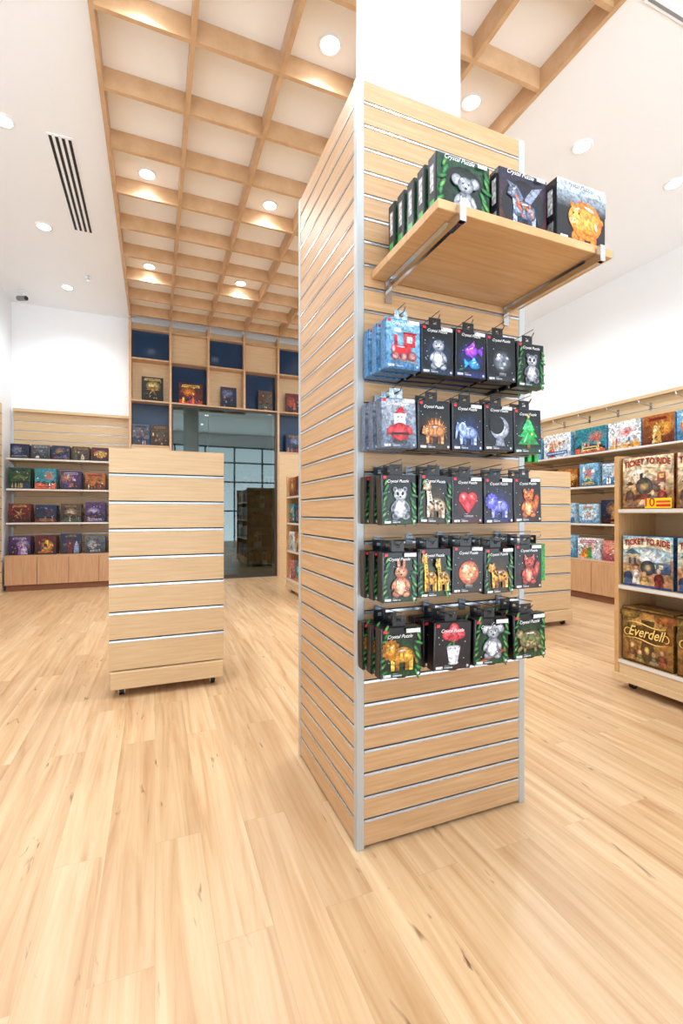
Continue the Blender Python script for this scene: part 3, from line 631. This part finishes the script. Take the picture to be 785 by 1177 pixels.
# glass window
win=empty('window_1',((LX[1]+LX[4])/2,FY+.05,0),kind='structure',label='large dark tinted glass window with slim metal frame',category='window')
ww=(LX[4]-LX[1])/2-.02
b=MB(); b.box(-ww,ww,-.02,.02,0,.07); b.box(-ww,ww,-.02,.02,2.92,2.955); b.box(-ww,-ww+.02,-.02,.02,.07,2.92); b.box(ww-.04,ww,-.02,.02,.07,2.92)
mk('window_frame',b,[M_DFRAME],win)
for a,c in ((-ww+.021,-.304),(-.300,ww-.041)):
    b=MB(); b.box(a,c,-.004,.004,.072,2.918); mk('glass_pane',b,[M_GLASS],win)
# bookcase and books standing in for shelves reflected in the glass
M_DIM=plain('dim_grey_shelf','#98A29E',.6)
def bookcase(x0,wd,y0):
    bc=empty('reflection_bookcase',(x0,y0,0),label='grey bookcase standing in for shelves reflected in tinted glass',category='bookcase')
    b=MB(); b.box(0,.03,0,.35,0,2.0); b.box(wd-.03,wd,0,.35,0,2.0); b.box(.03,wd-.03,.33,.35,0,2.0)
    for z in (.1,.48,.86,1.24,1.62,1.98): b.box(.03,wd-.03,0,.33,z-.025,z)
    mk('bookcase_frame',b,[M_DIM],bc)
rr=random.Random(5)
bookcase(.95,1.5,8.9)
for z in (.1,.48,.86,1.24,1.62):
    x=.99
    while x<2.32:
        w=rr.uniform(.06,.10); p=rr.choice(['grey','navy','brown','green','white'])
        b=MB(); hh=rr.uniform(.22,.31); b.box(0,w-.006,0,.22,0,hh,0,PAL[p][1]); b.art([('r',.1,.4*hh/w,.8,.8*hh/w,PAL[p][3])],w)
        mk('reflection_book',b,[M_PRINT],None,(x,8.92,z+.001),label='dim book standing in for one reflected in the glass',category='book',group='books standing in for the reflected shelves')
        x+=w
t=empty('storeroom_fill_light',(.9,8.75,3.4),label='added glowing disc that brightens the store room',category='ceiling light')  # disc and point light added to brighten the dark room behind the glass
b=MB(); b.cyl((0,0,-.03),(0,0,0),.13,n=32); mk('lamp_lens',b,[plain('fill_glow','#E8F4FF',.5,0,3)],t)
l=bpy.data.lights.new('lamp','POINT'); l.energy=34; l.shadow_soft_size=.12; l.color=(.9,.97,1); lo=bpy.data.objects.new('lamp',l); link(lo); lo.parent=t; lo.location=(0,0,-.16)
# ---------------- open game shelves on casters
def shelf_stand(loc,rz,W,top,sz,lab,dep=.74):
    u=empty('mobile_game_shelf',loc,rz,label=lab,category='display shelf')
    for x0 in (0,W-.03): boxpart('side_panel',(x0,x0+.03,0,dep,.10,top),W_SHELF,u,bevel=.002)
    boxpart('back_panel',(.031,W-.031,dep/2-.012,dep/2+.012,.195,top),W_PALE,u)
    for k,z in enumerate(sz):
        boxpart('shelf_board',(.0305,W-.0305,0.0,dep/2-.0125,z-.028,z),W_PALE,u)
        boxpart('shelf_board',(.0305,W-.0305,dep/2+.0125,dep,z-.028,z),W_PALE,u)
        boxpart('price_rail',(.031,W-.031,-.004,-.0005,z-.022,z-.004),M_RAIL,u,bevel=0,label='slim white price rail')
    boxpart('base_fascia',(-.005,W+.005,-.012,dep+.012,.055,.098),W_PALE,u); boxpart('base_front',(.0305,W-.0305,.004,.02,.0985,sz[0]-.0285),W_PALE,u)
    for x in (.08,W-.08):
        for y in (.07,dep-.07): caster(u,x,y,.055)
TL=(2.81,2.145,0); tz=[.19,.673,1.165]
shelf_stand(TL,ru,1.1,1.51,tz,'pale oak open game shelf on casters with boxed games')
def swash(pts,wd,w,col,y):
    b=MB(); n=len(pts)
    vs=[]
    for i,(px,pz) in enumerate(pts):
        a=pts[max(0,i-1)]; c=pts[min(n-1,i+1)]; dx,dz=c[0]-a[0],c[1]-a[1]; l=math.hypot(dx,dz) or 1
        k=wd*math.sin(math.pi*(i+.6)/(n+.2)); nx,nz=-dz/l*k,dx/l*k
        vs+=[((px+nx)*w,y,(pz+nz)*w),((px-nx)*w,y,(pz-nz)*w)]
    b.add(vs,[(2*i,2*i+1,2*i+3,2*i+2) for i in range(n-1)],0,col); return b
def big(y,z,w,h,t,shapes,base,lab,grp,texts,n=2,x=.014,extra=None):
    for k in range(n):
        px,py=on(TL,ru,y,x+k*(t+.02))
        if k==0:
            b=MB(); b.box(-w/2,w/2,0,t,0,h,0,base)
            o=mk('board_game_box',b,[M_ART],None,(px,py,z+.001),ru,bevel=.002,label=lab,category='board game',group=grp)
            b=MB(); b.art(shapes,w,x0=-w/2,st=.00015); mk('printed_cover',b,[M_ART],o)
            if extra: extra(o,w)
            for (s_,wd,c,oc,tx,tz_,shr,ys,ar) in texts:
                if oc: text(s_,wd*w,oc,o,(tx*w,-.0112,tz_*w),shr,'title_outline',.04,ys,ar)
                text(s_,wd*w,c,o,(tx*w,-.0122,tz_*w),shr,'title_lettering',.012,ys,ar)
        else: copy_thing(o,(px,py,z+.001),(0,0,ru))
def sticker(o,w):
    b=MB(); b.art([('r',-.02,.01,.485,.20,'#FFD800'),('r',.20,.035,.465,.085,'#D82020'),('r',.20,.11,.465,.15,'#E04040')],w,y=-.0098,st=.0003)
    mk('price_sticker',b,[M_INK],o,label='yellow and red price sticker')
GOLD='#F6D27A'
def flour(o,w):
    for yy in (.81,.49):
        pts=[(-.40+.8*i/16,yy+.03*math.sin(i/16*math.pi*2.0)) for i in range(17)]
        mk('title_flourish',swash(pts,.012,w,GOLD,-.0118),[M_INK],o)
    for sx in (-1,1):
        pts=[(sx*(.38-.10*math.cos(a)*(1-a/9)),.60+.11*math.sin(a)*(1-a/9)) for a in [i*.4 for i in range(15)]]
        mk('title_flourish',swash(pts,.009,w,GOLD,-.0108),[M_INK],o)
def person(x,y0,h,c,c2,hat=None):
    o=[('p',[(x-.09,y0),(x+.09,y0),(x+.06,y0+h*.62),(x+.02,y0+h*.7),(x-.05,y0+h*.62)],c),E(x,y0+h*.45,.07,h*.2,0,c,c2),E(x-.07,y0+h*.42,.025,h*.2,-12,c2),E(x+.07,y0+h*.42,.025,h*.2,12,c2),E(x,y0+h*.80,.042,.055,0,'#F0CCA8','#C09068')]
    if hat: o+=[E(x,y0+h*.90,.08,.02,0,hat),('p',[(x-.04,y0+h*.9),(x+.04,y0+h*.9),(x+.03,y0+h),(x-.03,y0+h)],hat)]
    return o
tt1=[('r',0,0,1,1.02,'#A87848','#F4E4C0'),E(.35,.62,.35,.22,0,'#FFF8E8','#E8D0A8'),('p',[(.02,.42),(.14,.5),(.2,.68),(.26,.5),(.4,.46),(.4,.3),(.02,.3)],'#C8A880'),('p',[(0,.3),(.4,.42),(1,.34),(1,0),(0,0)],'#B08050'),
 ('p',[(.3,.05),(.5,.05),(.62,.36),(.54,.36)],'#E0C098'),('r',.43,.32,.85,.54,'#4A3E38','#8A7064'),('r',.70,.52,.86,.70,'#8A3A2C','#B06A58'),('r',.74,.58,.82,.66,'#F0D090'),('r',.36,.56,.42,.74,'#3A3634'),
 E(.45,.44,.17,.17,0,'#8A8078','#3E3A38'),E(.45,.44,.10,.10,0,'#E8C080','#5A5048'),('p',[(.3,.28),(.6,.28),(.66,.18),(.24,.18)],'#7A3A2C'),E(.33,.74,.13,.06,10,'#FFFFFF','#F4E8D0'),E(.22,.70,.10,.05,0,'#FFFFFF','#F4E8D0')]+person(.16,.04,.5,'#8A644A','#5A4438','#4A342C')+person(.80,.04,.46,'#D8645A','#802A20','#F8E0C8')+person(.62,.03,.34,'#6A8A9A','#445864')+[
 ('p',[(.02,.74),(.25,.79),(.5,.81),(.75,.79),(.98,.74),(.98,.93),(.75,.99),(.5,1.01),(.25,.99),(.02,.93)],'#F8E8C4'),('r',0,0,1,.03,'#7A4A28'),('r',0,0,.02,1.02,'#7A4A28')]
tt2=[('r',0,0,1,1.02,'#C8A070','#A8D0E4'),E(.5,.6,.45,.2,0,'#F4F8F8','#A8C8D8'),('p',[(0,.45),(.25,.55),(.6,.48),(1,.58),(1,0),(0,0)],'#B88A60'),('r',.06,.42,.35,.66,'#8A7058','#D8C4A4'),('p',[(.04,.66),(.37,.66),(.20,.78)],'#4A6A7A'),('r',.12,.46,.17,.58,'#3A4A5A'),('r',.23,.46,.28,.58,'#3A4A5A'),
 ('r',.50,.30,.96,.52,'#244060','#5A80A8'),('r',.60,.40,.68,.48,'#F0E0B0'),('r',.74,.40,.82,.48,'#F0E0B0'),E(.52,.40,.15,.15,0,'#5A6A7A','#1A2430'),E(.52,.40,.08,.08,0,'#E0C080','#3A4048'),E(.56,.68,.12,.07,0,'#FFFFFF','#C8DCE8')]+person(.28,.06,.42,'#F0E8E0','#A89888','#6A4A34')+person(.74,.05,.38,'#8A2A2A','#4A1414')+person(.12,.06,.36,'#3A5A8A','#1E2E4A')+person(.46,.05,.28,'#C8A868','#7A5A2A')+[
 ('p',[(.02,.74),(.25,.79),(.5,.81),(.75,.79),(.98,.74),(.98,.93),(.75,.99),(.5,1.01),(.25,.99),(.02,.93)],'#F4EAD0'),('r',0,0,1,.05,'#2E4E7E')]
ev=[('r',0,0,1,1.1,'#7A5220','#B88A44'),E(.5,.66,.48,.40,0,'#E8C070','#9A6A2C'),('p',[(.34,.08),(.68,.08),(.60,.62),(.66,.9),(.38,.9),(.42,.62)],'#5E3E1C'),E(.50,.30,.05,.08,0,'#F8D880','#A87830'),
 E(.14,.98,.22,.10,0,'#A8883C','#5E4A20'),E(.86,.98,.22,.12,0,'#B87030','#7A441C'),E(.06,.7,.08,.2,0,'#9A7430','#5A4420'),E(.94,.7,.08,.2,0,'#A86A2C','#6A401C')]+person(.20,.06,.36,'#B8864A','#6A4220')+person(.80,.06,.34,'#A85A38','#5A2C16')+person(.36,.05,.24,'#A08A48','#4E4220')+person(.64,.05,.26,'#8A7A5A','#403828')+[E(.5,.62,.47,.16,0,'#4E3210','#6E4A1C'),('r',0,0,1,.04,'#4A3210'),('r',0,1.05,1,1.09,'#4A3210')]
for j,yc in enumerate((.208,.545,.88)):
    big(yc,tz[2],.318,.33,.07,tt1,'#8A4A2A','sepia train board game box with red title','train board games on upper shelf',[('TICKET TO RIDE',.90,'#C02A1C','#5A1208',.01,.865,0,1.35,.05)]+([('10',.18,'#C81818',None,.085,.045,0,1.0,0)] if j==0 else []),extra=sticker if j==0 else None)
    big(yc,tz[1],.312,.32,.07,tt2,'#3A5A7A','blue and tan train board game box with title','train board games on middle shelf',[('TICKET TO RIDE',.90,'#B82A20','#4A1410',.01,.865,0,1.35,.05)])
    big(yc,tz[0],.312,.345,.09,ev,'#7A5624','golden woodland board game box with title','woodland board games on bottom shelf',[('Everdell',.74,GOLD,'#2E1C06',.02,.56,.4,1.3,0)],extra=flour)
T2=(1.80,6.62,0); tz2=[.19,.60,1.0,1.38]
shelf_stand(T2,ru,1.3,1.68,tz2,'pale open game shelf with colourful boxes near glass window',dep=.6)
for r,z in enumerate(tz2):
    for i in range(4):
        p=['pink','white','teal','orange','navy','red'][(i*2+r)%6]
        px,py=on(T2,ru,.19+i*.30,.03)
        game((px,py,z+.001),ru,.26,.27,.07,p,LABC[p]+' board game box on open shelf','games on the open shelf stand')
# ---------------- world: soft sky above, added glow below the horizon to brighten the ceiling
w=bpy.data.worlds.new('world'); S.world=w; w.use_nodes=True
nt=w.node_tree; bg=nt.nodes['Background']; bg.inputs['Strength'].default_value=1.0
tc=nt.nodes.new('ShaderNodeTexCoord'); sp=nt.nodes.new('ShaderNodeSeparateXYZ'); nt.links.new(tc.outputs['Generated'],sp.inputs[0])
rp=nt.nodes.new('ShaderNodeValToRGB'); mr=nt.nodes.new('ShaderNodeMapRange'); mr.inputs['From Min'].default_value=-.25; mr.inputs['From Max'].default_value=.25
nt.links.new(sp.outputs['Z'],mr.inputs['Value']); nt.links.new(mr.outputs['Result'],rp.inputs['Fac'])
rp.color_ramp.elements[0].color=(5.6,6.2,6.7,1); rp.color_ramp.elements[1].color=(1.35,1.55,1.75,1)
nt.links.new(rp.outputs['Color'],bg.inputs['Color'])
